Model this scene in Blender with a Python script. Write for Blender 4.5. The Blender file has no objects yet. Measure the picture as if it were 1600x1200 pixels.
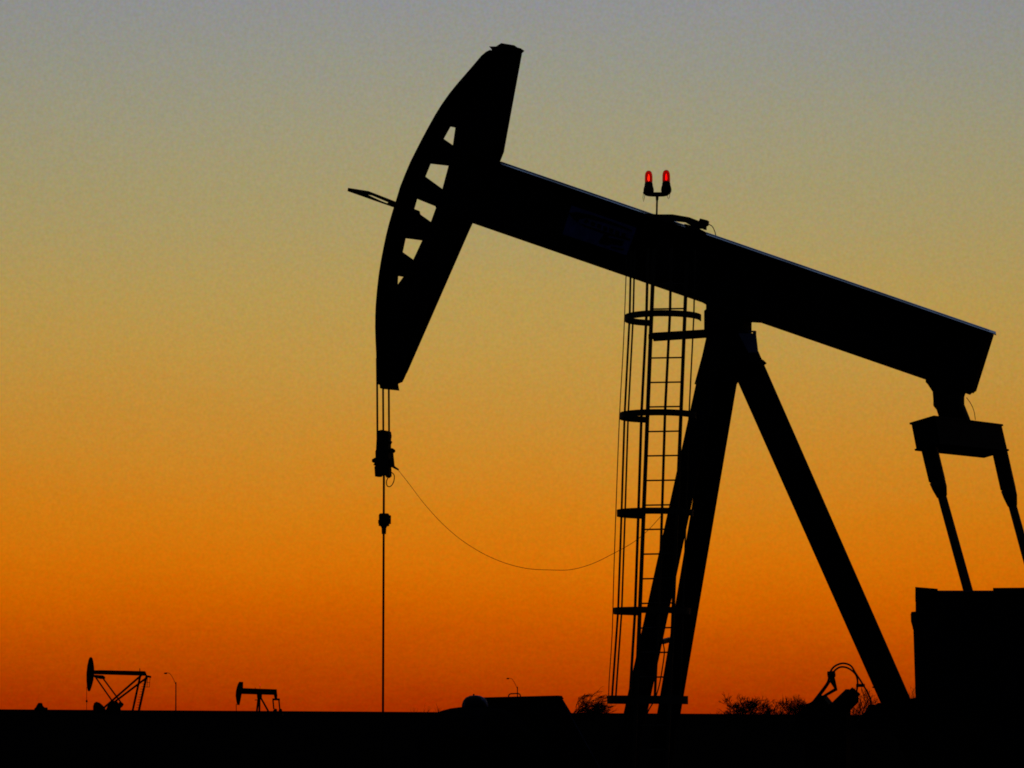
import bpy, math, random
from mathutils import Vector, Matrix
from mathutils.geometry import tessellate_polygon
S = bpy.context.scene
COL = S.collection

# ------------------------------------------------------------------ camera
F = 4500.0                                   # focal length in pixels of the 1600 px wide photograph
EYE = 1.6
PITCH = math.atan(513.0 / F)
ROLL = math.radians(0.36)
fwd = Vector((0, math.cos(PITCH), math.sin(PITCH)))
rt0 = Vector((1, 0, 0))
up0 = rt0.cross(fwd)
rt = rt0 * math.cos(ROLL) + up0 * math.sin(ROLL)
up = up0 * math.cos(ROLL) - rt0 * math.sin(ROLL)
CAM = Vector((0, 0, EYE))
cd = bpy.data.cameras.new('camera'); cam = bpy.data.objects.new('camera', cd); COL.objects.link(cam)
cd.sensor_width = 36; cd.lens = F / 1600 * 36; cd.clip_start = 0.5; cd.clip_end = 60000
rt_c, up_c = rt, up
m = Matrix((rt_c, up_c, -fwd)).transposed().to_4x4(); m.translation = CAM
cam.matrix_world = m
S.camera = cam
S.cycles.filter_width = 1.8
S.view_settings.view_transform = 'Standard'; S.view_settings.look = 'None'
S.view_settings.exposure = 0; S.view_settings.gamma = 1

# ------------------------------------------------------------------ dusk sky (afterglow ahead, night behind)
def lin(c):
    return tuple(((v/255)/12.92 if v/255 <= .04045 else ((v/255+.055)/1.055)**2.4) for v in c)
W = bpy.data.worlds.new('World'); S.world = W; W.use_nodes = True
nt = W.node_tree; nt.nodes.clear(); N = nt.nodes.new; L = nt.links.new
def math_node(op, a, b=None, clamp=False):
    n = N('ShaderNodeMath'); n.operation = op; n.use_clamp = clamp
    for i, v in enumerate((a, b)):
        if v is None: continue
        if isinstance(v, (int, float)): n.inputs[i].default_value = v
        else: L(v, n.inputs[i])
    return n.outputs[0]
tc = N('ShaderNodeTexCoord'); nrm = N('ShaderNodeVectorMath'); nrm.operation = 'NORMALIZE'
L(tc.outputs['Generated'], nrm.inputs[0])
sp = N('ShaderNodeSeparateXYZ'); L(nrm.outputs[0], sp.inputs[0])
# fine uneven air, stretched sideways
mp = N('ShaderNodeMapping'); mp.inputs['Scale'].default_value = (1, 1, 2.6); L(nrm.outputs[0], mp.inputs[0])
nz = N('ShaderNodeTexNoise'); nz.inputs['Scale'].default_value = 210; nz.inputs['Detail'].default_value = 4; nz.inputs['Roughness'].default_value = .75
L(mp.outputs[0], nz.inputs['Vector'])
nz2 = N('ShaderNodeTexNoise'); nz2.inputs['Scale'].default_value = 9; nz2.inputs['Detail'].default_value = 3
L(mp.outputs[0], nz2.inputs['Vector'])
jit = math_node('MULTIPLY', math_node('SUBTRACT', nz.outputs[0], .5), .012)
jit2 = math_node('MULTIPLY', math_node('SUBTRACT', nz2.outputs[0], .5), .014)
zz = math_node('ADD', math_node('ADD', sp.outputs['Z'], jit), jit2)
SKY = [(1112, (164, 47, 0)), (1060, (179, 65, 0)), (1000, (196, 82, 0)), (940, (208, 98, 0)), (880, (214, 112, 6)),
       (800, (212, 124, 18)), (720, (205, 135, 38)), (640, (198, 142, 54)), (560, (192, 149, 68)), (470, (184, 153, 82)),
       (380, (174, 154, 98)), (290, (166, 154, 110)), (200, (159, 153, 123)), (100, (151, 150, 135)), (0, (145, 146, 146))]
ramp = N('ShaderNodeValToRGB'); cr = ramp.color_ramp; cr.interpolation = 'LINEAR'
def zof(py):
    v = fwd * F + up * (600 - py); v.normalize(); return v.z
pts = [(zof(y), lin(c)) for y, c in SKY]
pts += [(.36, lin((120, 126, 142))), (.55, (.15, .18, .25)), (.8, (.11, .14, .21)), (1.0, (.08, .11, .18))]
cr.elements[0].position = 0; cr.elements[0].color = (*pts[0][1], 1)
cr.elements[1].position = 1; cr.elements[1].color = (*pts[-1][1], 1)
for z, c in pts[1:-1]:
    e = cr.elements.new(z); e.color = (*c, 1)
L(zz, ramp.inputs[0])
# the glow fades with azimuth away from the sunset; behind the viewer it is night
az = math_node('ARCTAN2', sp.outputs['X'], sp.outputs['Y'])
aza = math_node('ABSOLUTE', az)
mr = N('ShaderNodeMapRange'); mr.interpolation_type = 'SMOOTHSTEP'
L(aza, mr.inputs['Value']); mr.inputs['From Min'].default_value = math.radians(16); mr.inputs['From Max'].default_value = math.radians(75)
mr.inputs['To Min'].default_value = 1; mr.inputs['To Max'].default_value = 0
upm = N('ShaderNodeMapRange'); upm.interpolation_type = 'SMOOTHSTEP'
L(sp.outputs['Z'], upm.inputs['Value']); upm.inputs['From Min'].default_value = .25; upm.inputs['From Max'].default_value = .65
glow = math_node('MAXIMUM', mr.outputs[0], upm.outputs[0])
# slight falling off of the afterglow from its middle
fall = math_node('SUBTRACT', 1.0, math_node('MULTIPLY', math_node('MULTIPLY', az, az), 1.6), True)
fl2 = math_node('MAXIMUM', fall, .5)
mix = N('ShaderNodeMix'); mix.data_type = 'RGBA'; L(glow, mix.inputs[0])
mix.inputs[6].default_value = (.0035, .005, .013, 1); L(ramp.outputs[0], mix.inputs[7])
ng = N('ShaderNodeTexNoise'); ng.inputs['Scale'].default_value = 900; ng.inputs['Detail'].default_value = 2; L(nrm.outputs[0], ng.inputs['Vector'])
grain = math_node('ADD', math_node('MULTIPLY', math_node('SUBTRACT', ng.outputs[0], .5), .13), 1.0)
# tiny colour differences in the air
cm = N('ShaderNodeMapRange'); cm.data_type = 'FLOAT_VECTOR'; L(ng.outputs['Color'], cm.inputs[6])
cm.inputs[7].default_value = (.3, .3, .3); cm.inputs[8].default_value = (.7, .7, .7); cm.inputs[9].default_value = (.925, .94, .86); cm.inputs[10].default_value = (1.08, 1.065, 1.15)
gm_ = N('ShaderNodeVectorMath'); gm_.operation = 'MULTIPLY'; L(mix.outputs[2], gm_.inputs[0]); L(cm.outputs[1], gm_.inputs[1])
sc_ = N('ShaderNodeVectorMath'); sc_.operation = 'SCALE'; L(gm_.outputs[0], sc_.inputs[0]); L(fl2, sc_.inputs['Scale'])
# below the horizon there is no light
bel = N('ShaderNodeMath'); bel.operation = 'GREATER_THAN'; L(sp.outputs['Z'], bel.inputs[0]); bel.inputs[1].default_value = -.002
sc2 = N('ShaderNodeVectorMath'); sc2.operation = 'SCALE'; L(sc_.outputs[0], sc2.inputs[0]); L(bel.outputs[0], sc2.inputs['Scale'])
bg = N('ShaderNodeBackground'); L(sc2.outputs[0], bg.inputs[0]); bg.inputs[1].default_value = 1
out = N('ShaderNodeOutputWorld'); L(bg.outputs[0], out.inputs[0])

# ------------------------------------------------------------------ materials
def mat(name, col, rough=.6, spec=.3, metal=0, var=.35, scale=6, bump=0):
    m = bpy.data.materials.new(name); m.use_nodes = True
    t = m.node_tree; b = t.nodes['Principled BSDF']
    b.inputs['Roughness'].default_value = rough; b.inputs['Specular IOR Level'].default_value = spec
    b.inputs['Metallic'].default_value = metal
    tc = t.nodes.new('ShaderNodeTexCoord'); nz = t.nodes.new('ShaderNodeTexNoise')
    nz.inputs['Scale'].default_value = scale; nz.inputs['Detail'].default_value = 6
    t.links.new(tc.outputs['Object'], nz.inputs['Vector'])
    r = t.nodes.new('ShaderNodeValToRGB')
    r.color_ramp.elements[0].position = .3; r.color_ramp.elements[1].position = .7
    r.color_ramp.elements[0].color = (*[c*(1-var) for c in col], 1); r.color_ramp.elements[1].color = (*[c*(1+var) for c in col], 1)
    t.links.new(nz.outputs[0], r.inputs[0]); t.links.new(r.outputs[0], b.inputs['Base Color'])
    if bump:
        bp = t.nodes.new('ShaderNodeBump'); bp.inputs['Strength'].default_value = bump
        t.links.new(nz.outputs[0], bp.inputs['Height']); t.links.new(bp.outputs[0], b.inputs['Normal'])
    return m
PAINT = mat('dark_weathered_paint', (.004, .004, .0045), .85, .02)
SKYLIT = mat('flange_sky_highlight', (.66, .76, .90), .35, .5, metal=.85, scale=1.6, var=.6)  # pale metallic colour puts a sky-lit highlight on the beam's upper edge
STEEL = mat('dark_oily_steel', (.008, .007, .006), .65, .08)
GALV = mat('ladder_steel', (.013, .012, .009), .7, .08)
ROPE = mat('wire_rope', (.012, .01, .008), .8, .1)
WIREM = mat('rusty_wire', (.06, .035, .02), .8, .1)
SIGN = mat('blue_sign_face', (.022, .026, .11), .8, .03, var=.3, scale=12)
SIGNDK = mat('sign_dark_print', (.003, .003, .004), .9, .02)
BLUE = mat('pale_blue_plate', (.035, .04, .09), .7, .1)
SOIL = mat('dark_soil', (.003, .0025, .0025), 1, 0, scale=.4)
BARK = mat('bare_bark', (.02, .014, .01), .9, .05)
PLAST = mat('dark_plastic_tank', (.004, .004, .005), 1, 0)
LID = mat('lid_painted_reflections', (.03, .034, .075), .6, .06, var=.92, scale=5)  # patchy bluish tone paints the sky's reflections into the lid
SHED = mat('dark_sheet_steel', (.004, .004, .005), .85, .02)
EDGE = mat('bluish_edge_strip', (.03, .035, .07), .6, .2)  # bluish edge strips; the guard's one paints in its lit top
RUB = mat('black_rubber_hose', (.01, .01, .01), .6, .2)
_r = [n for n in LID.node_tree.nodes if n.type == 'VALTORGB'][0].color_ramp
_r.elements[0].position = .5; _r.elements[1].position = .56
def glass_red():
    m = bpy.data.materials.new('red_lamp_glass'); m.use_nodes = True
    b = m.node_tree.nodes['Principled BSDF']
    b.inputs['Base Color'].default_value = (.50, .006, .004, 1); b.inputs['Transmission Weight'].default_value = 1
    b.inputs['Roughness'].default_value = .38; b.inputs['IOR'].default_value = 1.08
    return m
def emis(name, col, s):
    m = bpy.data.materials.new(name); m.use_nodes = True
    b = m.node_tree.nodes['Principled BSDF']
    b.inputs['Base Color'].default_value = (*col, 1); b.inputs['Emission Color'].default_value = (*col, 1); b.inputs['Emission Strength'].default_value = s
    return m
REDG = glass_red()
FIL = emis('lit_filament', (1, .10, .03), 4)
FIL2 = emis('dimmer_filament', (1, .015, .02), 3)
FARRED = emis('distant_red_lamp', (.8, .01, .01), .8)

# ------------------------------------------------------------------ helpers
def ray(px, py):
    return (fwd * F + rt * (px - 800) + up * (600 - py))
def FP(px, py, d):                       # point on the upright plane y = d
    r = ray(px, py); return CAM + r * (d / r.y)
PSI = math.radians(18)
AX = Vector((math.cos(PSI), -math.sin(PSI), 0))     # along the big beam, towards its tail
NF = Vector((math.sin(PSI), math.cos(PSI), 0))      # sideways, away from the viewer
UZ = Vector((0, 0, 1))
O = FP(1137, 490, 32.0)
def PP(px, py, t=0):                     # point on the plane parallel to the big beam, t metres beyond it
    r = ray(px, py); k = ((O - CAM).dot(NF) + t) / r.dot(NF)
    return CAM + r * k
def az_of(p):
    q = p - O; return (q.dot(AX), q.z)
def pt(a, z, t): return O + AX * a + UZ * z + NF * t
class MB:
    def __init__(s): s.v = []; s.f = []
    def add(s, vs, fs):
        o = len(s.v); s.v += [Vector(v) for v in vs]; s.f += [tuple(i + o for i in f) for f in fs]; return s
    def prism(s, front, back, holes_f=(), holes_b=()):
        n = len(front)
        if holes_f:
            tri = tessellate_polygon([front] + list(holes_f))
            allf = list(front) + [p for h in holes_f for p in h]; allb = list(back) + [p for h in holes_b for p in h]
            k = len(allf); s.add(allf + allb, [t for t in tri] + [tuple(i + k for i in reversed(t)) for t in tri])
            o = len(s.v) - 2 * k
            st = 0
            for loop in [front] + list(holes_f):
                m_ = len(loop)
                s.f += [(o+st+i, o+st+(i+1) % m_, o+k+st+(i+1) % m_, o+k+st+i) for i in range(m_)]
                st += m_
        else:
            s.add(list(front) + list(back), [tuple(range(n)), tuple(range(2*n-1, n-1, -1))] + [(i, (i+1) % n, n+(i+1) % n, n+i) for i in range(n)])
        return s
    def flat(s, poly, t, w, holes=()):   # poly in pixels with a face flag (-1 near, 1 far), on the beam's planes
        def conv(P): return [az_of(PP(x, y, t + (q[0] if q else 0) * w / 2)) for x, y, *q in P]
        A = conv(poly); H = [conv(h) for h in holes]
        return s.prism([pt(a, z, t-w/2) for a, z in A], [pt(a, z, t+w/2) for a, z in A],
                       [[pt(a, z, t-w/2) for a, z in h] for h in H], [[pt(a, z, t+w/2) for a, z in h] for h in H])
    def front(s, poly, d, w):            # outline facing the viewer at distance d with real thickness w
        A = [FP(x, y, d) for x, y in poly]
        return s.prism(A, [p + Vector((0, w, 0)) for p in A])
    def tube(s, pts, r, n=8, cap=True):
        pts = [Vector(p) for p in pts]; rs = r if isinstance(r, (list, tuple)) else [r] * len(pts)
        ref = None; vs = []
        for i, p in enumerate(pts):
            d = (pts[min(i+1, len(pts)-1)] - pts[max(i-1, 0)]).normalized()
            if ref is None: ref = Vector((0, 1, 0)) if abs(d.y) < .9 else Vector((1, 0, 0))
            u = (ref - d * ref.dot(d)).normalized(); ref = u; w = d.cross(u)
            vs += [p + (u * math.cos(a) + w * math.sin(a)) * rs[i] for a in [2*math.pi*k/n for k in range(n)]]
        fs = [(i*n+k, i*n+(k+1) % n, (i+1)*n+(k+1) % n, (i+1)*n+k) for i in range(len(pts)-1) for k in range(n)]
        if cap: fs += [tuple(range(n-1, -1, -1)), tuple((len(pts)-1)*n+k for k in range(n))]
        return s.add(vs, fs)
    def beam(s, a, b, w, h, side=None):  # rectangular bar from a to b; w along 'side', h across
        a = Vector(a); b = Vector(b); d = (b-a).normalized(); side = side or NF
        u = (side - d * side.dot(d)).normalized(); v = d.cross(u)
        c = [(-w/2, -h/2), (w/2, -h/2), (w/2, h/2), (-w/2, h/2)]
        return s.add([p + u*x + v*y for p in (a, b) for x, y in c], [(3, 2, 1, 0), (4, 5, 6, 7)] + [(i, (i+1) % 4, 4+(i+1) % 4, 4+i) for i in range(4)])
    def box(s, c, x, y, z):
        c = Vector(c); vs = [c + x*i + y*j + z*k for i in (-.5, .5) for j in (-.5, .5) for k in (-.5, .5)]
        return s.add(vs, [(0, 1, 3, 2), (4, 6, 7, 5), (0, 4, 5, 1), (2, 3, 7, 6), (0, 2, 6, 4), (1, 5, 7, 3)])
    def lathe(s, c, prof, n=24):
        c = Vector(c); vs = [c + Vector((r*math.cos(2*math.pi*k/n), r*math.sin(2*math.pi*k/n), z)) for r, z in prof for k in range(n)]
        m_ = len(prof)
        return s.add(vs, [(i*n+k, i*n+(k+1) % n, (i+1)*n+(k+1) % n, (i+1)*n+k) for i in range(m_-1) for k in range(n)] +
                     [tuple(range(n-1, -1, -1)), tuple((m_-1)*n+k for k in range(n))])
def origin(p):
    while p.parent: p = p.parent
    return p.location
def build(name, mb, mt, parent=None, smooth=False, bevel=0, label=None):
    off = origin(parent) if parent else Vector((0, 0, 0))
    me = bpy.data.meshes.new(name); me.from_pydata([v - off for v in mb.v], [], mb.f); me.materials.append(mt)
    import bmesh
    bm = bmesh.new(); bm.from_mesh(me); bmesh.ops.recalc_face_normals(bm, faces=bm.faces)
    if bevel:
        es = [e for e in bm.edges if len(e.link_faces) == 2 and e.calc_face_angle(0) > .6]
        bmesh.ops.bevel(bm, geom=es, offset=bevel, segments=1, affect='EDGES', clamp_overlap=True)
    bm.to_mesh(me); bm.free()
    if smooth:
        for p in me.polygons: p.use_smooth = len(p.vertices) <= 4
    o = bpy.data.objects.new(name, me); COL.objects.link(o)
    if parent: o.parent = parent
    if label: o['label'] = label
    return o
def thing(name, label, cat, loc, group=None):
    o = bpy.data.objects.new(name, None); COL.objects.link(o); o.location = Vector(loc); o['label'] = label; o['category'] = cat
    if group: o['group'] = group
    return o
def tag(o, label, cat, group=None):
    o['label'] = label; o['category'] = cat
    if group: o['group'] = group
    return o
def copy_tree(o, parent=None):
    c = o.copy(); COL.objects.link(c)
    if parent: c.parent = parent
    for ch in list(o.children): copy_tree(ch, c)
    return c
def arc(pts, n=6):                       # smooth curve through points
    P = [Vector(p) for p in pts]; P = [2*P[0]-P[1]] + P + [2*P[-1]-P[-2]]; out = []
    for i in range(1, len(P)-2):
        for k in range(n):
            t = k/n
            out.append(.5*((2*P[i]) + (P[i+1]-P[i-1])*t + (2*P[i-1]-5*P[i]+4*P[i+1]-P[i+2])*t*t + (3*P[i]-P[i-1]-3*P[i+1]+P[i+2])*t**3))
    return out + [P[-2]]

# ------------------------------------------------------------------ ground, one sheet to the horizon
g = MB(); rnd = random.Random(4)
rs = [0, 15, 30, 45, 60, 80, 100, 130, 170, 220, 280, 350, 450, 580, 750, 1000, 1400, 2000, 3000, 5000, 9000, 16000, 30000]
NA = 240
g.v.append(Vector((0, -40, 0)))
def gh(r, k):
    if r < 220: return 0
    return rnd.uniform(-1, 1) * min(.0002 * r, .18)
for r in rs[1:]:
    for k in range(NA):
        # denser directions ahead of the viewer
        a = (k / NA * 2 - 1); a = math.copysign(abs(a) ** 2.2, a) * math.pi if r > 0 else 0
        g.v.append(Vector((r * math.sin(a), r * math.cos(a) - 40, gh(r, k))))
for k in range(NA): g.f.append((0, 1 + (k+1) % NA, 1 + k))
for i in range(len(rs) - 2):
    o = 1 + i * NA
    for k in range(NA): g.f.append((o+k, o+(k+1) % NA, o+NA+(k+1) % NA, o+NA+k))
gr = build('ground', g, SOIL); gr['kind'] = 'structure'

# ------------------------------------------------------------------ the big pumping unit
base = pt(0, 0, 0); base.z = 0
pump = thing('pumpjack', 'large black pumpjack silhouette filling the foreground with tilted beam and caged ladder', 'pumpjack', base)
# walking beam: web, flanges and end plate, tail nearer the viewer
BW = .30
bm_ = MB()
TL, TR = (740, 239.3), (1554, 520)
BL, BR = (700, 332.3), (1525, 616)
bm_.flat([(742, 241.6, 1), (1552, 521.2, 1), (1551, 524.5, 1), (741, 245.5, 1)], 0, BW)     # top flange
bm_.flat([(700, 330, -1), (1449, 588, -1), (1512, 609.5, -1), (1509, 612.5, -1), (1446, 591, -1), (700, 333.5, -1)], 0, BW)
bm_.flat([(738, 243), (1551, 522.5), (1521, 614.5), (703, 333.6)], 0, .05)
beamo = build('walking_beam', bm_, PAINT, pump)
dm = MB()  # tilted strip added along the flange edge to show as a lit rim
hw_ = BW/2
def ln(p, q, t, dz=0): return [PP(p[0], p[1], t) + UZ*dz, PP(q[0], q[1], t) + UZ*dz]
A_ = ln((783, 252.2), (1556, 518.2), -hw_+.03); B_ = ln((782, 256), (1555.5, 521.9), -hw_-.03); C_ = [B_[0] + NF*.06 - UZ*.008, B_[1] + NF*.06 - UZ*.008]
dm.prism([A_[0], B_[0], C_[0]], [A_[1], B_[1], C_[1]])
build('flange_highlight', dm, SKYLIT, beamo, label='pale strip added along the upper flange as its sky-lit highlight')
em = MB(); em.flat([(1540, 519, 1), (1553, 523.5, 1), (1525.5, 611, 1), (1520.5, 614.5, 1), (1508, 613, 1), (1512, 600, 1)], 0, .24)
build('end_plate', em, PAINT, beamo)
for x in (1130, 1180, 1470):
    st = MB(); y0 = 253 + (x - 780) * .3443 + 8; y1 = 360 + (x - 33 - 780) * .3443 - 8
    st.flat([(x+2, y0), (x+5, y0+1), (x-28, y1), (x-31, y1-1)], 0, .25)
    build('stiffener', st, PAINT, beamo)
# sign plate on the beam
sg = MB(); sg.flat([(893, 321), (995, 356), (979, 399), (879, 366)], -.165, .01)
sgo = build('sign_plate', sg, SIGN, pump, label='faint blue sign plate with dark sweeping emblem')
sw = MB()
sw.flat([(889, 333), (900, 331), (925, 336), (955, 346), (986, 359), (988, 362), (960, 352), (935, 345), (915, 340), (905, 342), (903, 347), (896, 343)], -.173, .004)
sw.flat([(903, 348), (915, 352), (945, 362), (985, 373), (984, 376), (950, 367), (918, 356)], -.173, .004)
sw.flat([(912, 345), (918, 342), (920, 347), (914, 349)], -.173, .004)
for k in range(6):
    x = 924 + k * 9.5; y = 350 + k * 3.4
    sw.flat([(x, y-4), (x+6, y-2), (x+5, y+4), (x-1, y+2)], -.173, .004)
sw.flat([(936, 377), (944, 366), (952, 366), (950, 371), (975, 376), (972, 384), (955, 381), (950, 383), (936, 380)], -.173, .004)
sw.flat([(955, 385), (975, 389), (974, 391), (955, 387)], -.173, .004)
build('emblem', sw, SIGNDK, sgo)

# horse head
HW = .06; FW = .40
curve = [(766, 77.5), (759, 81), (752, 87), (735, 107), (715, 130), (702, 146), (690, 163), (680, 179), (670, 197), (660, 215.5), (650, 235), (641, 253), (632.5, 273), (625, 292),
         (619, 312), (613, 331), (607.5, 350), (603, 368), (599, 387), (595, 408), (591.5, 430), (589, 452), (587, 475), (586.2, 493), (586, 512), (586.6, 532), (587.6, 552), (588, 576), (588.4, 600)]
CU = [az_of(PP(x, y, -FW/2)) for x, y in curve]
hm = MB()
body_l = [PP(x, y, -FW/2) for x, y in curve]
outer = [(a + .012, z) for a, z in CU]
right = [az_of(PP(x, y, HW/2)) for x, y in [(622, 600), (629, 597), (632.5, 590), (734, 359), (741, 344), (781, 254), (787.5, 237.5), (816, 81), (806, 79)]]
holes = [[(704, 198, 1), (711.5, 198.5, -1), (707.5, 227, -1), (693.5, 217, 1)],
         [(673, 256, 1), (701, 258, -1), (691, 295.5, -1), (665, 276, 1)],
         [(652, 311, 1), (680, 322, -1), (681, 325, -1), (673, 347, -1), (657, 335, 1), (656, 330, 1), (647.5, 327, 1)],
         [(634, 372.5, 1), (660, 375, -1), (645.5, 406, -1), (629.5, 394, 1)],
         [(622.3, 431.5, 1), (630.5, 432, -1), (621.5, 449.5, 1)]]
ol = outer + right
H = [[az_of(PP(x, y, q * HW / 2)) for x, y, q in h] for h in holes]
hm.prism([pt(a, z, -HW/2) for a, z in ol], [pt(a, z, HW/2) for a, z in ol],
         [[pt(a, z, -HW/2) for a, z in h] for h in H], [[pt(a, z, HW/2) for a, z in h] for h in H])
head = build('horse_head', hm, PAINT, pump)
fp = MB()
def norm_off(C, d):
    o = []
    for i in range(len(C)):
        p = Vector(C[max(i-1, 0)]); q = Vector(C[min(i+1, len(C)-1)]); t = (q-p).normalized()
        o.append((C[i][0] - t.y * d, C[i][1] + t.x * d))
    return o
inn = norm_off(CU, .03)
for i in range(len(CU)-1):
    q = [CU[i], CU[i+1], inn[i+1], inn[i]]
    fp.prism([pt(a, z, -FW/2) for a, z in q], [pt(a, z, FW/2) for a, z in q])
build('face_plate', fp, PAINT, head, bevel=0)
cp = MB(); cp.flat([(764, 72.5, -1), (775, 72.5, -1), (786, 69.3), (809.5, 74.8, 1), (809, 77, 1), (819.5, 79.5, 1), (816, 83, 1), (768, 82, -1), (768, 77, -1)], 0, .14)
build('top_cap', cp, PAINT, head)
tb = MB(); tb.flat([(593, 598, -1), (622, 598, 1), (624, 610.5, 1), (593.5, 606.5, -1)], 0, .1)
build('bottom_stop', tb, PAINT, head)
rb = MB()   # back rib of the head
rb.flat([(809, 84, 1), (815.7, 84, 1), (787.5, 237, 1), (781, 238, 1)], 0, .2)
build('rib', rb, PAINT, head)
rb = MB(); rb.flat([(726, 361, 1), (733.5, 360, 1), (636, 583, 1), (630, 583, 1)], 0, .2)
build('rib', rb, PAINT, head)
# looped bracket on the front of the head
lb = MB()
lb.flat([(545, 294), (577, 299), (618, 315), (618, 325), (544, 299)], -.12, .05, holes=[[(574, 304), (580, 305), (608, 316.8), (606, 318), (598, 315)]])
build('front_bracket', lb, PAINT, head)

# bridle cables, carrier bar, polished rod
for t, x in ((-.2, 589.3), (0, 598.5), (.2, 607.5)):
    c = MB(); c.tube([PP(x - .5, 560, t), PP(x, 606, t), PP(x+.5, 690, t)], .0115, 8)
    build('bridle_cable', c, ROPE, pump, True)
cb = MB()
cb.flat([(591, 674), (598, 672), (609, 674), (610, 681), (609, 688), (611, 690), (609, 694), (609, 716), (610, 744), (606, 747), (603, 742), (597, 742), (594, 745), (588, 745), (587, 730), (589, 727), (588.5, 705), (589.5, 704)], 0, .10)
cb.flat([(582, 718), (587, 715), (589, 716), (589, 728), (584, 727), (586, 724), (582, 722)], 0, .05)
cb.flat([(609, 701), (613, 700), (617, 703), (617, 706), (614, 708), (616, 728), (623, 733), (622, 735), (614, 731), (612, 729), (611, 708), (609, 707)], 0, .04)
cb.flat([(609, 717), (613, 717), (613, 730), (609, 730)], 0, .06)
cbo = build('carrier_bar', cb, STEEL, pump, bevel=.004)
hk = MB(); hk.tube(arc([PP(x, y, 0) for x, y in [(612, 738), (616, 743), (615, 753), (610, 760), (605, 759), (604, 752), (607, 745)]]), .006, 6)
build('cable_loop', hk, ROPE, cbo, True)
rod = MB(); rod.tube([PP(600, 700, 0), PP(598.4, 1113, 0), Vector((PP(598, 1113, 0).x, PP(598, 1113, 0).y, .88))], [.0135, .0135, .0135], 10)
build('polished_rod', rod, STEEL, pump, True)
rc = MB(); c0 = PP(600, 812, 0); sc0 = 1/138.
rc.lathe(c0 - Vector((0, 0, 10.5*sc0)), [(.025, -.09), (.028, -.02), (.04, 0), (.062, .004), (.062, .03), (.068, .032), (.068, .07), (.06, .075), (.062, .13), (.05, .148), (.02, .15)], 12)
rc.box(PP(606, 812, -.05), AX*.06, NF*.05, UZ*.1)
build('rod_clamp', rc, STEEL, pump)

# saddle bearing and post head
sb = MB()
sb.flat([(1098, 470), (1190, 499), (1192, 502), (1184, 501), (1168, 500), (1168, 520), (1107, 520), (1107, 489), (1110, 487), (1110, 479), (1103, 476), (1099, 473)], 0, .42)
sb.tube([PP(1138, 497, -.3), PP(1138, 497, .3)], .09, 16)
build('saddle_bearing', sb, PAINT, pump, bevel=.006)
ph = MB()
ph.flat([(1107, 519, -1), (1168, 519, 1), (1168, 560, 1), (1152, 600, 1), (1085, 600, -1)], 0, .30)
build('post_head', ph, PAINT, pump)
bk = MB()
bk.flat([(1154, 521), (1181, 521), (1184.5, 551), (1170, 551)], -.20, .03)
bk.flat([(1170, 517), (1181, 517), (1181, 522), (1177, 522), (1177, 519), (1170, 519)], -.20, .05)
build('service_plate', bk, BLUE, pump, label='pale bluish plate at the top of the rear leg')
lg = MB(); lg.flat([(1172, 562), (1190, 561), (1195, 566), (1190, 570), (1180, 570)], -.1, .2)
build('lug', lg, PAINT, pump)
def legx(x0, y0, k, y): return x0 + (y - y0) * k
# front legs: near one on the left, far one on the right
def leg(topL, topR, botL, botR, t0, t1, w, nm):
    a0, a1 = PP(*topL, t0), PP(*topR, t0); b0, b1 = PP(*botL, t1), PP(*botR, t1)
    mb = MB(); hw = NF * w/2
    mb.prism([a0-hw, a1-hw, b1-hw, b0-hw], [a0+hw, a1+hw, b1+hw, b0+hw])
    return build(nm, mb, PAINT, pump, bevel=.008)
YB = 1330
leg((1107, 515), (1138, 515), (928, YB), (964.5, YB), -.12, -1.0, .07, 'front_leg')
leg((1128, 515), (1165, 515), (991.5, YB), (1026, YB), .12, 1.0, .07, 'front_leg')
leg((1122, 525), (1173.5, 525), (1480, YB), (1526, YB), 0, 0, .10, 'rear_leg')
cr_ = MB(); cr_.beam(PP(1034, 1003, -.62), PP(1048, 999, .55), .05, .05, UZ)
build('cross_brace', cr_, GALV, pump)
cr_ = MB(); cr_.beam(PP(955+12, 1250, -.9), PP(1020, 1240, .85), .06, .06, UZ)
build('cross_brace', cr_, GALV, pump)
sk = MB()
for t in (-.95, .95): sk.beam(pt(-1.9, -O.z+.15, t), pt(4.6, -O.z+.15, t), .2, .3)
for a in (-1.5, 0.4, 2.5, 4.4): sk.beam(pt(a, -O.z+.14, -1.0), pt(a, -O.z+.14, 1.0), .16, .24, AX)
build('base_skid', sk, PAINT, pump)

# equalizer with its bearing and pitman arms
T1 = -1.18; T2 = 1.30
eb = MB()
eb.flat([(1446, 588, -1), (1512, 606, 1), (1507, 620, 1), (1507, 632, 1), (1515, 652, 1), (1518, 660, 1), (1467, 652, -1), (1463, 640, -1), (1458, 634, -1), (1458, 626, -1), (1457, 612, -1), (1449, 600, -1), (1446, 597, -1)], 0, .28)
eb.tube([PP(1483, 640, -.22), PP(1483, 640, .22)], .10, 16)
build('equalizer_bearing', eb, PAINT, pump, bevel=.006)
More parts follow.
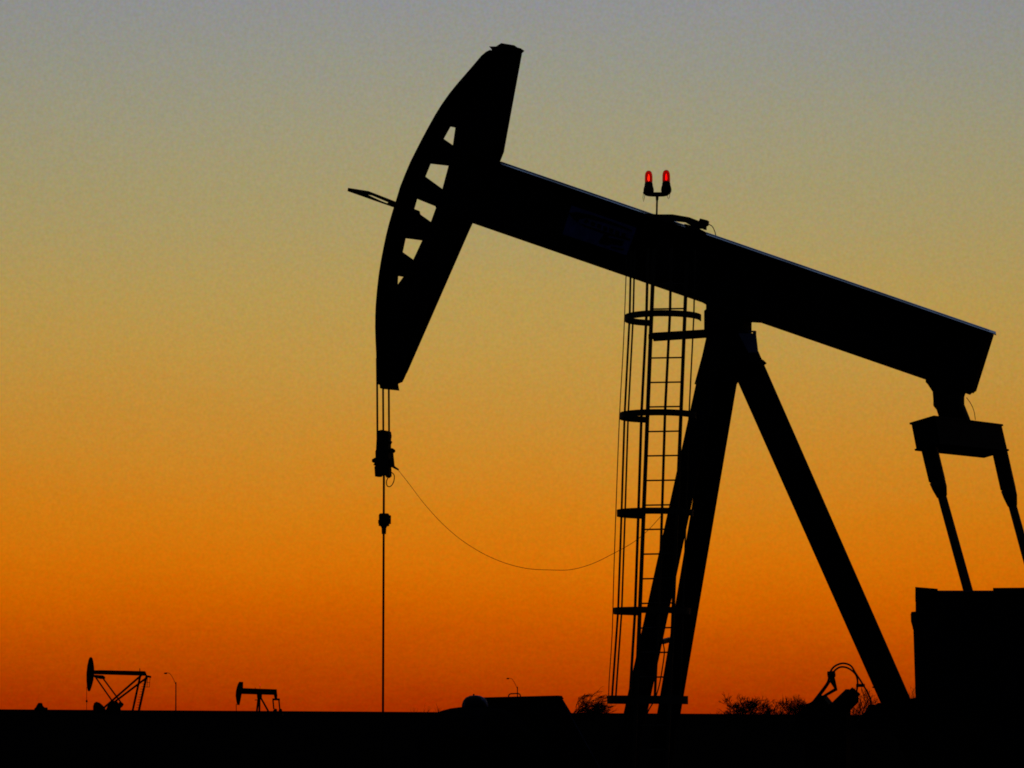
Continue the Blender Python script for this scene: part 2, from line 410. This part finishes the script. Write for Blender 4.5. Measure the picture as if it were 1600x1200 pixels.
# solid bar: its near end at left, far end at right
EH = .30
n_lt, n_rt = PP(1420, 660.5, T1-.10), PP(1461, 648.5, T1-.10)
eq = MB()
nlt, nrt, nlb = PP(1424, 662, T1-.12), PP(1461, 651, T1-.12), PP(1432, 703, T1-.12)
nrb = nrt + (nlb - nlt)
frt, flb = PP(1565, 664, T2-.0), PP(1536, 714, T2-.0)
frb = PP(1574, 703, T2)
flt = flb + (frt - frb)
def hexa(mb, a, b): mb.add(list(a)+list(b), [(0, 1, 2, 3), (7, 6, 5, 4)] + [(i, (i+1) % 4, 4+(i+1) % 4, 4+i) for i in range(4)])
hexa(eq, [nlt, nrt, nrb, nlb], [flt, frt, frb, flb])
eqo = build('equalizer', eq, PAINT, pump)
fl = MB()
def plate(mb, p, q, r, s_, th, grow=.03):
    c = (p+q+r+s_)/4; P = [x + (x-c).normalized()*grow for x in (p, q, r, s_)]
    n = (q-p).cross(r-q).normalized()*th/2
    mb.prism([x-n for x in P], [x+n for x in P])
plate(fl, nlt, nrt, frt, flt, .02, .05); plate(fl, nlb, nrb, frb, flb, .02, .05)
build('flange', fl, PAINT, eqo)
def pitman(pts, t):
    # upper forged block, taper, long rod
    (x0, y0, w0), (x1, y1, w1), (x2, y2, w2), (x3, y3, w3) = pts
    mb = MB()
    def ring(x, y, w): return PP(x, y, t), w / 2 / 138.
    P = [ring(*p) for p in pts]
    rod = MB(); rod.tube([P[2][0], P[3][0]], [P[2][1], P[3][1]], 14)
    o = build('pitman_arm', rod, STEEL, pump, True)
    mb.beam(P[0][0], P[1][0], P[0][1]*1.6, P[0][1]*2)
    build('pitman_head', mb, STEEL, o, bevel=.008)
    m2 = MB(); m2.tube([P[1][0], P[1][0]*.5+P[2][0]*.5 + UZ*.01, P[2][0]], [P[1][1]*1.02, P[1][1]*.93, P[2][1]*1.15], 14)
    build('socket', m2, STEEL, o, True)
    return P[3][0]
e1 = pitman([(1452, 700, 22), (1464.5, 752, 23), (1472, 776, 13), (1585, 1185, 15.5)], T1)
e2 = pitman([(1562, 705, 22), (1575.5, 765, 23), (1582, 790, 13), (1690, 1185, 15.5)], T2)
shaft = pt(az_of(e1)[0] + .95, az_of(e1)[1] + .25, 0)
sh = MB(); sh.tube([shaft + NF*-1.3, shaft + NF*1.3], .12, 16); build('crankshaft', sh, STEEL, pump, True)
gb = MB(); gb.box(shaft + UZ*-.05, AX*.9, NF*.9, UZ*.8); gb.box(Vector((shaft.x, shaft.y, .62)), AX*1.1, NF*1.0, UZ*.7)
build('gearbox', gb, PAINT, pump, bevel=.04)
for e, t in ((e1, T1), (e2, T2)):
    c = MB(); ee = pt(*az_of(e), t); s1 = pt(*az_of(shaft), t)
    c.beam(ee + (ee-s1).normalized()*.15, s1 + (s1-ee).normalized()*1.2, .16, .32)
    co = build('crank', c, PAINT, pump, bevel=.01)
    w = MB(); w.tube([s1 + (s1-ee).normalized()*.85 - NF*.18, s1 + (s1-ee).normalized()*.85 + NF*.18], .42, 24); build('counterweight', w, PAINT, co)
# thin grease lines
gl = MB(); gl.tube(arc([PP(x, y, -.1) for x, y in [(1510, 621), (1517, 631), (1522, 643), (1524, 656)]]), .004, 6)
build('grease_line', gl, ROPE, pump, True)
gl = MB(); gl.tube([PP(1573, 705, T2-.2), PP(1584, 762, T2-.2), PP(1589, 790, T2-.2)], .003, 6)
build('grease_line', gl, ROPE, pump, True)

# caged ladder on the near side
TLAD = -1.05
SCL = 4500 / (PP(1040, 700, TLAD).y)
lad = MB()
def railpts(x0, y0, k, y1, y2): return PP(x0 + (y1-y0)*k, y1, TLAD), PP(x0 + (y2-y0)*k, y2, TLAD)
KL = -.0395
a, b = railpts(1020, 440, KL, 390, 1320)
lado = bpy.data.objects.new('ladder', None); COL.objects.link(lado); lado.parent = pump
rl = MB(); rl.beam(a, b, .022, .040); build('rail', rl, GALV, lado)
rl = MB(); a, b = railpts(1071.5, 455, KL, 410, 1320); rl.beam(a, b, .022, .036); build('rail', rl, GALV, lado)
ys = [444, 482.5, 520.5, 559, 597.3, 635.5, 674, 712, 750.5, 789, 827, 865.5, 904, 942.5, 981, 1019.5, 1058, 1096, 1134, 1172, 1210, 1248]
for y in ys:
    r = MB(); r.tube([PP(1020+(y-440)*KL, y+.4, TLAD), PP(1071.5+(y-455)*KL, y-.4, TLAD)], .0088, 8); build('rung', r, GALV, lado, True)
def hoop_pt(cx, y, R, ang, dr=0):
    c = PP(cx, y, TLAD)
    return c + AX*(R+dr)*math.cos(ang) - NF*(R+dr)*(1 + math.sin(ang))*1.0
hoops = [(1051, 505, .405), (1043.5, 656, .405), (1039, 806, .405), (1034, 957, .405), (1028, 1094, .425)]
def ribbon(mb, pts, h, th, ctr):
    vs = []
    for p in pts:
        d = (p - ctr); d.z = 0; d.normalize()
        vs += [p - d*th/2 - UZ*h/2, p + d*th/2 - UZ*h/2, p + d*th/2 + UZ*h/2, p - d*th/2 + UZ*h/2]
    n = len(pts)
    mb.add(vs, [(i*4+k, i*4+(k+1) % 4, i*4+4+(k+1) % 4, i*4+4+k) for i in range(n-1) for k in range(4)] + [(3, 2, 1, 0), (n*4-4, n*4-3, n*4-2, n*4-1)])
for cx, y, R in hoops:
    hb = MB(); ctr = PP(cx, y, TLAD) - NF*R
    ang = [math.radians(d) for d in range(-232, 44, 6)]   # open at the ladder side
    P = [ctr + AX*R*math.cos(a) + NF*R*math.sin(a) for a in [math.radians(-215 + i*6.7) for i in range(0, 35)]]
    rl_, rr_ = PP(1020 + (y-440)*KL, y, TLAD), PP(1071.5 + (y-455)*KL, y, TLAD)
    P = [rl_] + P
    ribbon(hb, P, .068 if y < 1000 else .088, .012, ctr)
    build('cage_hoop', hb, GALV, lado)
for u, w, side in ((-.77, .021, -1), (-.63, .017, -1), (-.20, .028, -1), (.435, .027, -1), (.95, .014, -1)):
    vb = MB(); pp = []
    for cx, y, R in [(1053, 405, .405)] + hoops:
        ctr = PP(cx, y, TLAD) - NF*R; an = side * math.acos(u)
        pp.append(ctr + AX*(R-.012)*math.cos(an) + NF*(R-.012)*math.sin(an))
    for p, q in zip(pp[:-1], pp[1:]): vb.beam(p, q, .012, w)
    build('cage_strap', vb, GALV, lado)
ar = MB(); ar.beam(PP(1022, 526.5, TLAD), PP(1108, 521, -.15), .05, .085); ar.box(PP(1018, 526, TLAD), AX*.06, NF*.05, UZ*.05)
build('mounting_arm', ar, PAINT, lado)
cbm = MB(); cbm.tube(arc([PP(x, y, TLAD-.4) for x, y in [(979, 405), (977.5, 450), (974, 540), (968, 650), (963, 780), (959, 900), (956.5, 990), (952, 1060), (951, 1090)]]), .0058, 6)
build('cable', cbm, ROPE, lado, True)
cbm = MB(); cbm.tube(arc([PP(x, y, -.7) for x, y in [(1036, 1004), (1038, 1020), (1034, 1050), (1029, 1075), (1022, 1095), (1011, 1116), (1000, 1160)]]), .008, 6)
build('cable', cbm, ROPE, lado, True)

# curved cable bracket and junction box on top of the beam
jb = MB()
jb.flat([(1010, 334), (1030, 335.5), (1052, 335.5), (1078, 340), (1096, 347), (1100, 349), (1100, 357), (1092, 357), (1075, 350), (1070, 347), (1052, 345), (1051, 351), (1040, 347), (1008, 338)], -.17, .07)
jb.flat([(1070, 350), (1085, 354), (1102, 362), (1104, 366), (1072, 356)], -.17, .07)
jb.flat([(1095, 342), (1107, 345), (1106, 352), (1103, 353), (1103, 359), (1098, 358), (1092, 349)], -.17, .08)
jbo = build('cable_bracket', jb, STEEL, pump, bevel=.003)
jc = MB(); jc.tube(arc([PP(x, y, 0) for x, y in [(1107, 350), (1113, 354), (1117, 362), (1119.5, 369), (1130, 373), (1142, 377), (1153, 383)]]), .0055, 6)
build('cable', jc, ROPE, jbo, True)

# ------------------------------------------------------------------ twin red warning lamps
bp0 = PP(1026, 337, 0)
bl = thing('beacon_lamp', 'pair of lit red warning lamps on a short pole above the big beam', 'warning lamp', bp0)
p = MB(); p.tube([PP(1026, 340, 0), PP(1026.6, 314, 0), PP(1026.7, 312, 0), PP(1026.8, 306, 0)], [.011, .011, .016, .018], 10); build('pole', p, STEEL, bl, True)
cbx = MB(); cbx.tube(arc([PP(1007, 299, 0), PP(1012, 303, 0), PP(1026.5, 303.8, 0), PP(1040, 303, 0), PP(1046, 298.5, 0)]), .026, 10); build('crossbar', cbx, STEEL, bl, True)
for x, y, f in ((1013.5, 302, FIL), (1041, 301, FIL2)):
    u = 1/138.; c = PP(x, y, 0)
    h = MB(); h.lathe(c, [(6.5*u, -.5*u), (8*u, 1.5*u), (8.3*u, 5*u), (7.6*u, 9*u), (6.6*u, 12*u), (6.4*u, 15.5*u), (5.9*u, 15.6*u), (5.7*u, 17.5*u)], 20); ho = build('lamp_base', h, STEEL, bl, True)
    gm = MB(); gm.lathe(c, [(5.9*u, 16.5*u), (6.1*u, 20*u), (6.0*u, 27*u), (5.5*u, 31*u), (4.2*u, 34*u), (2.4*u, 35.6*u), (.5*u, 36.1*u)], 24); build('globe', gm, REDG, ho, True)
    fm = MB(); fm.lathe(c, [(.3*u, 19.5*u), (1.1*u, 21*u), (1.3*u, 23.5*u), (.8*u, 27*u), (.3*u, 30*u)], 12); build('filament', fm, f, ho, True)
for P_ in ([(1005.5, 302), (1004.5, 309), (1005.5, 315), (1006.7, 310), (1007.7, 303)], [(1042.5, 305), (1043.3, 308.5), (1044.7, 311), (1046, 308), (1047, 302)]):
    dr = MB(); dr.tube([PP(x, y, 0) for x, y in P_], .003, 6); build('wire_loop', dr, ROPE, bl, True)

# slack signal wire from the carrier to the ladder
wm = MB(); wp = [(621, 733), (640, 757), (662, 786), (690, 817), (720, 843), (755, 865), (790, 880), (825, 888.5), (860, 890.5), (892, 890), (925, 881), (960, 864), (990, 847), (1012, 829), (1036, 803)]
tag(build('slack_wire', (wm.tube(arc([PP(x, y, -1.0 * i/(len(wp)-1)) for i, (x, y) in enumerate(wp)]), .0031, 6), wm)[1], WIREM, None, True),
    'thin slack wire sagging between the rod hanger and the ladder', 'wire')

# wellhead below the rod (its top just under the frame)
wc = PP(598, 1113, 0); wc.z = 0
wh = thing('wellhead', 'dark wellhead with side valve standing under the hanging rod', 'wellhead', wc)
q = MB(); q.lathe(wc, [(.20, 0), (.20, .06), (.09, .06), (.09, .40), (.17, .40), (.17, .46), (.08, .46), (.08, .78), (.11, .80), (.09, .84), (.05, .86), (.05, .90), (.02, .91)], 20); build('casing_head', q, STEEL, wh, True)
q = MB(); q.tube([wc + Vector((0, 0, .6)), wc + AX*.7 + Vector((0, 0, .6))], .05, 12); build('flow_line', q, STEEL, wh, True)

# ------------------------------------------------------------------ guard enclosure at the right edge
TG = -1.95; GW = .55
gx = PP(1520, 1340, TG); gx.z = 0
ge = thing('guard_enclosure', 'tall black steel guard box at the right edge hiding the crank', 'guard box', gx)
e = MB(); e.flat([(1430.5, 925, -1), (1745, 925, -1), (1745, 1370, -1), (1434, 1370, -1), (1431, 1110, -1), (1430, 1080, -1), (1427, 985, -1), (1430.5, 970, -1)], TG, GW)
build('side_panel', e, SHED, ge)
e = MB(); e.flat([(1430, 917, -1), (1464, 919.8, -1), (1464, 927, -1), (1430, 940, -1)], TG-GW/2, .05); build('raised_lip', e, SHED, ge)
e = MB(); e.flat([(1551.5, 918.5, -1), (1745, 917), (1745, 928), (1551.5, 928, -1)], TG-GW/2, .05); build('raised_lip', e, SHED, ge)
e = MB(); e.flat([(1424, 956, -1), (1434, 955, -1), (1434, 985), (1427, 984, -1), (1423.2, 971, -1), (1423, 961, -1), (1422.5, 961, -1)], TG-.02, GW+.02); build('hinge_bracket', e, SHED, ge)
e = MB(); e.flat([(1464, 922.6, -1), (1551, 922.6, -1), (1551, 925, -1), (1464, 925, -1)], TG, GW+.01); build('top_highlight', e, EDGE, ge)  # pale strip stands in for light on the guard's top surface
e = MB(); e.flat([(1418, 1093), (1434, 1090), (1434, 1130), (1400, 1130), (1405, 1115)], TG+.2, .2); build('foot_bracket', e, SHED, ge)

# ------------------------------------------------------------------ tilted motor with hoses, between ladder and guard
TM = -.4
mc = PP(1300, 1345, TM); mc.z = 0
mo = thing('motor', 'tilted dark motor with two hoses looping over it beside the rear leg', 'motor', mc)
e = MB(); e.flat([(1236, 1145), (1249, 1123), (1263, 1100), (1270, 1098), (1287, 1086), (1297, 1098), (1318, 1130), (1318, 1160), (1236, 1160)], TM, .30); build('terminal_box', e, PAINT, mo, bevel=.006)
e = MB(); e.tube([PP(1280, 1138, TM-.05), PP(1331.5, 1087, TM-.05), PP(1334, 1084.5, TM-.05)], [.105, .098, .075], 20); e.tube([PP(1327, 1080, TM-.05), PP(1339, 1090, TM-.05)], .055, 12)
build('motor_body', e, PAINT, mo)
e = MB(); e.flat([(1298, 1100), (1326, 1104), (1324, 1345), (1262, 1345), (1262, 1120)], TM, .26); build('pedestal', e, PAINT, mo, bevel=.01)
e = MB(); e.tube([PP(1287, 1088, TM), PP(1306, 1077, TM), PP(1301, 1064, TM), PP(1298.6, 1053, TM)], [.014, .022, .032, .030], 10); build('lever', e, STEEL, mo)
e = MB(); e.tube([PP(1293.5, 1054, TM), PP(1304.5, 1053, TM)], .036, 10); build('hose_clamp', e, STEEL, mo)
e = MB(); e.tube(arc([PP(x, y, TM-.02) for x, y in [(1266, 1102), (1280, 1084), (1293, 1066), (1296, 1053), (1303, 1042), (1316, 1036.5), (1329, 1040), (1337, 1052), (1348, 1069), (1357, 1085), (1361, 1097), (1358, 1107), (1348, 1118), (1335, 1135)]]), .0105, 8); build('hose', e, RUB, mo, True)
e = MB(); e.tube(arc([PP(x, y, TM+.03) for x, y in [(1272, 1099), (1287, 1079), (1297, 1064), (1302, 1051), (1309, 1044), (1317, 1042), (1327, 1045), (1337, 1054), (1340, 1066), (1338.5, 1080), (1335, 1088)]]), .0105, 8); build('hose', e, RUB, mo, True)
e = MB(); e.tube([PP(1338, 1071, TM), PP(1351, 1071, TM)], .018, 8); build('hose_clamp', e, STEEL, mo)
e = MB(); e.flat([(1361, 1101), (1372, 1101), (1376, 1098), (1382, 1099), (1400, 1140), (1340, 1140), (1356, 1112)], .05, .3); build('leg_shoe', e, PAINT, pump)
e = MB(); e.flat([(1363, 1073), (1372, 1072), (1374, 1076), (1364, 1075)], 0, .04); build('step_peg', e, PAINT, pump)

# ------------------------------------------------------------------ tank and sloped housing behind the rod
DT = 34.5; ut = DT/4500
tcn = FP(742, 1113, DT); tcn.z = 0
def zpx(y, d, x=742): return FP(x, y, d).z
tk = thing('chemical_tank', 'squat round dark tank with a glossy domed lid beside the hanging rod', 'tank', tcn)
e = MB(); prof = [(88, 0)]
pr = [(88*ut, .05), (88*ut, zpx(1158, DT)), (84*ut, zpx(1140, DT)), (72*ut, zpx(1123, DT)), (54*ut, zpx(1111.5, DT)), (38*ut, zpx(1107, DT)), (22*ut, zpx(1104.8, DT)), (5*ut, zpx(1104.5, DT))]
e.lathe(tcn, pr, 48); build('tank_body', e, PLAST, tk, True)
e = MB(); e.lathe(tcn, [(20.5*ut, zpx(1107, DT)), (20.5*ut, zpx(1101, DT)), (18.5*ut, zpx(1095, DT)), (14.5*ut, zpx(1090, DT)), (8*ut, zpx(1087, DT)), (1.5*ut, zpx(1086.3, DT))], 32)
lid = build('lid', e, LID, tk, True, label='glossy domed lid with faint bluish reflections painted in as patches')
e = MB(); e.lathe(tcn + Vector((-2*ut, 0, 0)), [(1.5*ut, zpx(1087.5, DT)), (1.2*ut, zpx(1084.3, DT)), (.4*ut, zpx(1084, DT))], 10); build('knob', e, STEEL, lid)
DH = 35.9
hc = FP(850, 1113, DH); hc.z = 0
hs = thing('equipment_housing', 'black sloping-sided steel housing with a small loop handle on its flat roof', 'housing', hc)
e = MB(); e.front([(748, 1091), (871, 1088), (877, 1088.5), (892, 1113), (933, 1187), (998, 1306), (740, 1306)], DH, 1.0); build('casing', e, SHED, hs)
e = MB(); e.front([(746, 1089.8), (872, 1086.6), (878, 1087.2), (881, 1092), (872, 1089), (746, 1092)], DH-.02, 1.04); build('roof_plate', e, SHED, hs)
e = MB(); e.front([(874.5, 1089), (876.5, 1089), (994, 1300), (992, 1300)], DH-.012, .01); build('edge_strip', e, EDGE, hs)  # thin bluish strip along the sloping edge
e = MB(); e.tube(arc([FP(x, y, DH+.2) for x, y in [(794.5, 1090), (795, 1086.5), (797.5, 1084.2), (803, 1083.8), (809, 1083.6), (812, 1084.8), (813, 1087), (813, 1090)]]), .0075, 8); build('handle', e, STEEL, hs, True)

# ------------------------------------------------------------------ distant pumping units
def dist_unit(name, label, d, x, group=None):
    c = FP(x, 1113, d); c.z = 0; return thing(name, label, 'pumpjack', c, group)
d1 = 562
far1 = dist_unit('pumpjack', 'small distant pumpjack at far left with level beam, slim oval head and crossed struts', d1, 190)
def z4(x, y): return (x/5.333, 1010 + y/5.333)
def FB(parent, name, poly, d, w, y0=0, m=PAINT):
    e = MB(); e.front(poly, d + y0, w); return build(name, e, m, parent)
FB(far1, 'horse_head', [z4(*p) for p in [(757, 88), (768, 97), (776, 130), (782, 180), (783, 220), (776, 280), (765, 325), (750, 368), (742, 375), (732, 372), (724, 340), (720, 290), (720, 220), (727, 160), (738, 110), (747, 92)]], d1, .5)
FB(far1, 'walking_beam', [z4(*p) for p in [(776, 198), (860, 198), (1205, 206), (1212, 214), (1222, 240), (1205, 245), (776, 232)]], d1, .5)
FB(far1, 'equalizer', [z4(*p) for p in [(780, 236), (850, 240), (868, 255), (866, 270), (838, 272), (790, 262), (778, 250)]], d1, 1.6, -.6)
def bar(parent, name, a, b, d, r, da=0, db=0, n=6, m=PAINT):
    e = MB(); e.tube([FP(*a, d + da), FP(*b, d + db)], r, n); return build(name, e, m, parent)
bar(far1, 'pitman_arm', z4(800, 262), z4(935, 455), d1, .16, -.8, -.8)
bar(far1, 'pitman_arm', z4(850, 255), z4(1010, 470), d1, .16, .9, .9)
bar(far1, 'post_strut', z4(1180, 238), z4(862, 515), d1, .22, 0, -1.4)
bar(far1, 'post_strut', z4(1226, 258), z4(905, 500), d1, .22, 0, 1.4)
bar(far1, 'post_leg', z4(1168, 250), z4(1100, 560), d1, .23, 0, -1.2)
bar(far1, 'post_leg', z4(1222, 245), z4(1152, 560), d1, .25, 0, 1.2)
FB(far1, 'counterweight', [z4(*p) for p in [(775, 560), (775, 500), (783, 472), (802, 461), (828, 470), (852, 490), (875, 520), (880, 560)]], d1, .7, -1)
FB(far1, 'gearbox', [z4(*p) for p in [(865, 560), (905, 480), (940, 452), (975, 460), (1000, 520), (1010, 560)]], d1, 1.0)
FB(far1, 'crank', [z4(*p) for p in [(965, 500), (1000, 455), (1030, 480), (1020, 500), (985, 530)]], d1, .5, .6)
FB(far1, 'platform', [z4(*p) for p in [(1205, 236), (1254, 246), (1254, 262), (1218, 258)]], d1, 1.2, -.6)
e = MB()
for a, b in (((1250, 262), (1245, 340)), ((1222, 300), (1250, 300)), ((1212, 338), (1247, 338)), ((1230, 262), (1225, 338))): e.tube([FP(*z4(*a), d1), FP(*z4(*b), d1)], .05, 5)
for yy in range(290, 520, 22): e.tube([FP(*z4(1222-(yy-250)*.23, yy), d1+.5), FP(*z4(1195-(yy-250)*.23, yy), d1-.5)], .045, 5)
build('ladder', e, GALV, far1)
bar(far1, 'hanger_rod', z4(722, 340), z4(722, 555), d1, .05)
FB(far1, 'rod_clamp', [z4(*p) for p in [(719, 445), (725, 445), (730, 458), (726, 466), (717, 466), (714, 456)]], d1, .3, -.1)
bar(far1, 'lamp', z4(1165, 183), z4(1165, 206), d1, .09)

d2 = 740
def z5(x, y): return (330 + x/9.412, 1040 + y/9.412)
far2 = dist_unit('pumpjack', 'smallest distant pumpjack on the horizon, right of the other, with a tiny red lamp', d2, 403)
FB(far2, 'horse_head', [z5(*p) for p in [(412, 236), (468, 240), (466, 330), (445, 425), (415, 580), (382, 580), (368, 520), (358, 440), (364, 370), (378, 310), (395, 265)]], d2, .6)
FB(far2, 'walking_beam', [z5(*p) for p in [(455, 330), (962, 348), (966, 400), (970, 434), (445, 418)]], d2, .5)
FB(far2, 'equalizer_bearing', [z5(*p) for p in [(920, 430), (972, 430), (968, 485), (932, 485)]], d2, .5)
FB(far2, 'equalizer', [z5(*p) for p in [(900, 482), (1005, 482), (1010, 512), (900, 512)]], d2, .6)
bar(far2, 'pitman_arm', z5(908, 500), z5(920, 640), d2, .2)
bar(far2, 'pitman_arm', z5(995, 500), z5(1008, 640), d2, .2)
FB(far2, 'counterweight', [z5(*p) for p in [(905, 700), (910, 660), (935, 630), (965, 640), (968, 700)]], d2, .6, -1)
FB(far2, 'counterweight', [z5(*p) for p in [(990, 700), (992, 650), (1015, 628), (1040, 645), (1040, 700)]], d2, .6, 1)
FB(far2, 'saddle_bearing', [z5(*p) for p in [(670, 420), (745, 425), (742, 490), (675, 480)]], d2, .6)
bar(far2, 'post_leg', z5(695, 470), z5(668, 700), d2, .28, 0, -1)
bar(far2, 'post_leg', z5(712, 470), z5(708, 700), d2, .28, 0, 1)
bar(far2, 'post_strut', z5(728, 470), z5(850, 690), d2, .26)
FB(far2, 'ladder_arm', [z5(*p) for p in [(640, 500), (680, 500), (680, 512), (640, 512)]], d2, .2)
FB(far2, 'base_skid', [z5(*p) for p in [(640, 690), (1050, 690), (1050, 745), (640, 745)]], d2, 2.4, -1.2)
bar(far2, 'hanger_rod', z5(368, 560), z5(370, 760), d2, .09)
bar(far2, 'lamp_pole', z5(718, 300), z5(718, 345), d2, .05)
c = FP(*z5(718, 284), d2); e = MB(); e.lathe(c, [(.05, -.17), (.14, -.08), (.16, .02), (.1, .15), (.02, .17)], 10); build('red_lamp', e, FARRED, far2, True)
bar(far2, 'bracket', z5(640, 328), z5(658, 332), d2, .08)

# ------------------------------------------------------------------ street lamps
dl = 575
lc = FP(274.9, 1109.7, dl); lc.z = 0
sl = thing('street_lamp', 'distant curved-arm street lamp standing between the two small pumpjacks', 'street lamp', lc, 'curved-arm street lamps on the horizon')
e = MB(); e.tube([lc, FP(*z4(1466, 298), dl)], [.13, .10], 8); build('pole', e, GALV, sl, True)
e = MB(); e.tube(arc([FP(*z4(*p), dl) for p in [(1466, 322), (1453, 290), (1436, 255), (1420, 232), (1405, 222), (1392, 221)]]), .055, 6); build('arm', e, GALV, sl, True)
e = MB(); e.front([z4(*p) for p in [(1364, 226), (1370, 219), (1385, 217), (1393, 220), (1390, 229), (1375, 231)]], dl-.2, .4); build('lamp_head', e, GALV, sl)
s2 = copy_tree(sl); l2 = FP(809, 1113, 628); l2.z = 0; s2.location = l2
s2['label'] = 'distant curved-arm street lamp rising behind the flat roof of the sloping housing'

# ------------------------------------------------------------------ bare trees and brush on the horizon
TWF = .95
def tree(x, d, hpx, wpx, seed, label, lean=0, name='bare_tree', stems=4, depth=5, tw=.012, group='bare trees on the horizon'):
    rn = random.Random(seed); s = d / 4500
    c = FP(x, 1113, d); c.z = 0
    hor = 1108 + x / 160.
    H = EYE + hpx * s; Wd = wpx * s
    t = thing(name, label, 'tree', c, group)
    trunk = MB(); crown = MB(); tw = tw * TWF
    def grow(p, dr, ln, r, k):
        q = p; pts = [p.copy()]; rsx = [r]
        for i in range(3):
            dr = (dr + Vector((rn.gauss(0, .16) + lean*.12, rn.gauss(0, .16), rn.gauss(0, .1) + .03))).normalized()
            q = q + dr * ln/3; pts.append(q.copy()); rsx.append(r * (1 - .18*(i+1)))
        (trunk if k == 0 else crown).tube(pts, rsx, 4 if k < 2 else 3, False)
        if k >= depth: return
        for i in range(rn.choice((2, 3, 3, 3))):
            a = rn.uniform(0, 2*math.pi); sp_ = rn.uniform(.35, .85)
            nd = (dr + Vector((math.cos(a)*sp_, math.sin(a)*sp_, rn.uniform(-.15, .3)))).normalized()
            grow(pts[rn.choice((1, 2, 3, 3))], nd, ln * rn.uniform(.62, .85), max(r * .55, tw), k+1)
    for i in range(stems):
        a = rn.uniform(0, 2*math.pi); sp_ = rn.uniform(.1, .5)
        grow(c + Vector((rn.uniform(-.25, .25)*Wd*.5, rn.uniform(-.3, .3), 0)), Vector((math.cos(a)*sp_, math.sin(a)*sp_*.6, 1)).normalized(), H*.33, .05, 0)
    # fit the crown to its real height and spread
    V = [v - c for v in crown.v]; zm = sorted(v.z for v in V)[int(len(V)*.985)]; xs = sorted(v.x for v in V); xw = xs[int(len(xs)*.98)] - xs[int(len(xs)*.02)]; x0 = (xs[int(len(xs)*.98)] + xs[int(len(xs)*.02)])/2
    fz = H / zm; fx = Wd / xw
    for mb in (trunk, crown):
        for v in mb.v: v.x = c.x + (v.x - c.x - x0*.5) * fx; v.z = max(v.z * fz, -.05)
    build('trunk', trunk, BARK, t); build('crown', crown, BARK, t)
    return t
tree(906, 200, 27, 48, 3, 'wind-bent bare tree at the foot of the sloping housing, left of the ladder', lean=1.6, stems=5, depth=6, tw=.010)
tree(935, 215, 17, 34, 5, 'faint low bare shrub between the wind-bent tree and the ladder', lean=1.2, stems=3, depth=4, tw=.007)
tree(1168, 200, 24, 66, 8, 'broad bare tree on the horizon between the near leg and rear leg', lean=.3, stems=7, depth=6, tw=.011)
tree(1138, 230, 8, 36, 11, 'lowest sparse bare shrub just left of the broad bare tree', stems=4, depth=4, tw=.010)
tree(1211, 220, 17, 58, 14, 'low bare brush right of the broad bare tree', stems=6, depth=5, tw=.010)
tree(1247, 190, 24, 44, 17, 'bare tree partly hidden behind the left side of the hosed motor', stems=6, depth=6, tw=.010)
tree(1348, 180, 38, 54, 22, 'open-branched bare tree seen through the loop of hoses', stems=4, depth=5, tw=.011)
tree(1422, 190, 38, 34, 25, 'slender bare tree in the gap between rear leg and guard box', stems=4, depth=5, tw=.009)
for i, (x, h) in enumerate(((648, 5), (664, 9), (682, 7))):
    tree(x, 240, h, 14, 40+i, ('sparse weed tuft leftmost of three by the round tank', 'tallest of three weed tufts left of the round tank', 'weed tuft nearest the round tank')[i], name='dry_weed', stems=3, depth=2, tw=.007, group='dry weeds near the round tank', lean=.5)['category'] = 'weed'

# small peaked heap at the far left
dh = 620
c = FP(61, 1109, dh); c.z = 0
e = MB()
rn = random.Random(2)
prof = [z4(*p) for p in [(280, 540), (286, 514), (298, 506), (305, 490), (318, 472), (328, 468), (338, 473), (343, 496), (355, 506), (368, 514), (376, 505), (383, 512), (384, 540)]]
e.front(prof, dh, 2.5)
hp = build('spoil_heap', e, SOIL, None, bevel=.15); tag(hp, 'tiny dark peaked heap on the horizon at far left edge', 'heap')
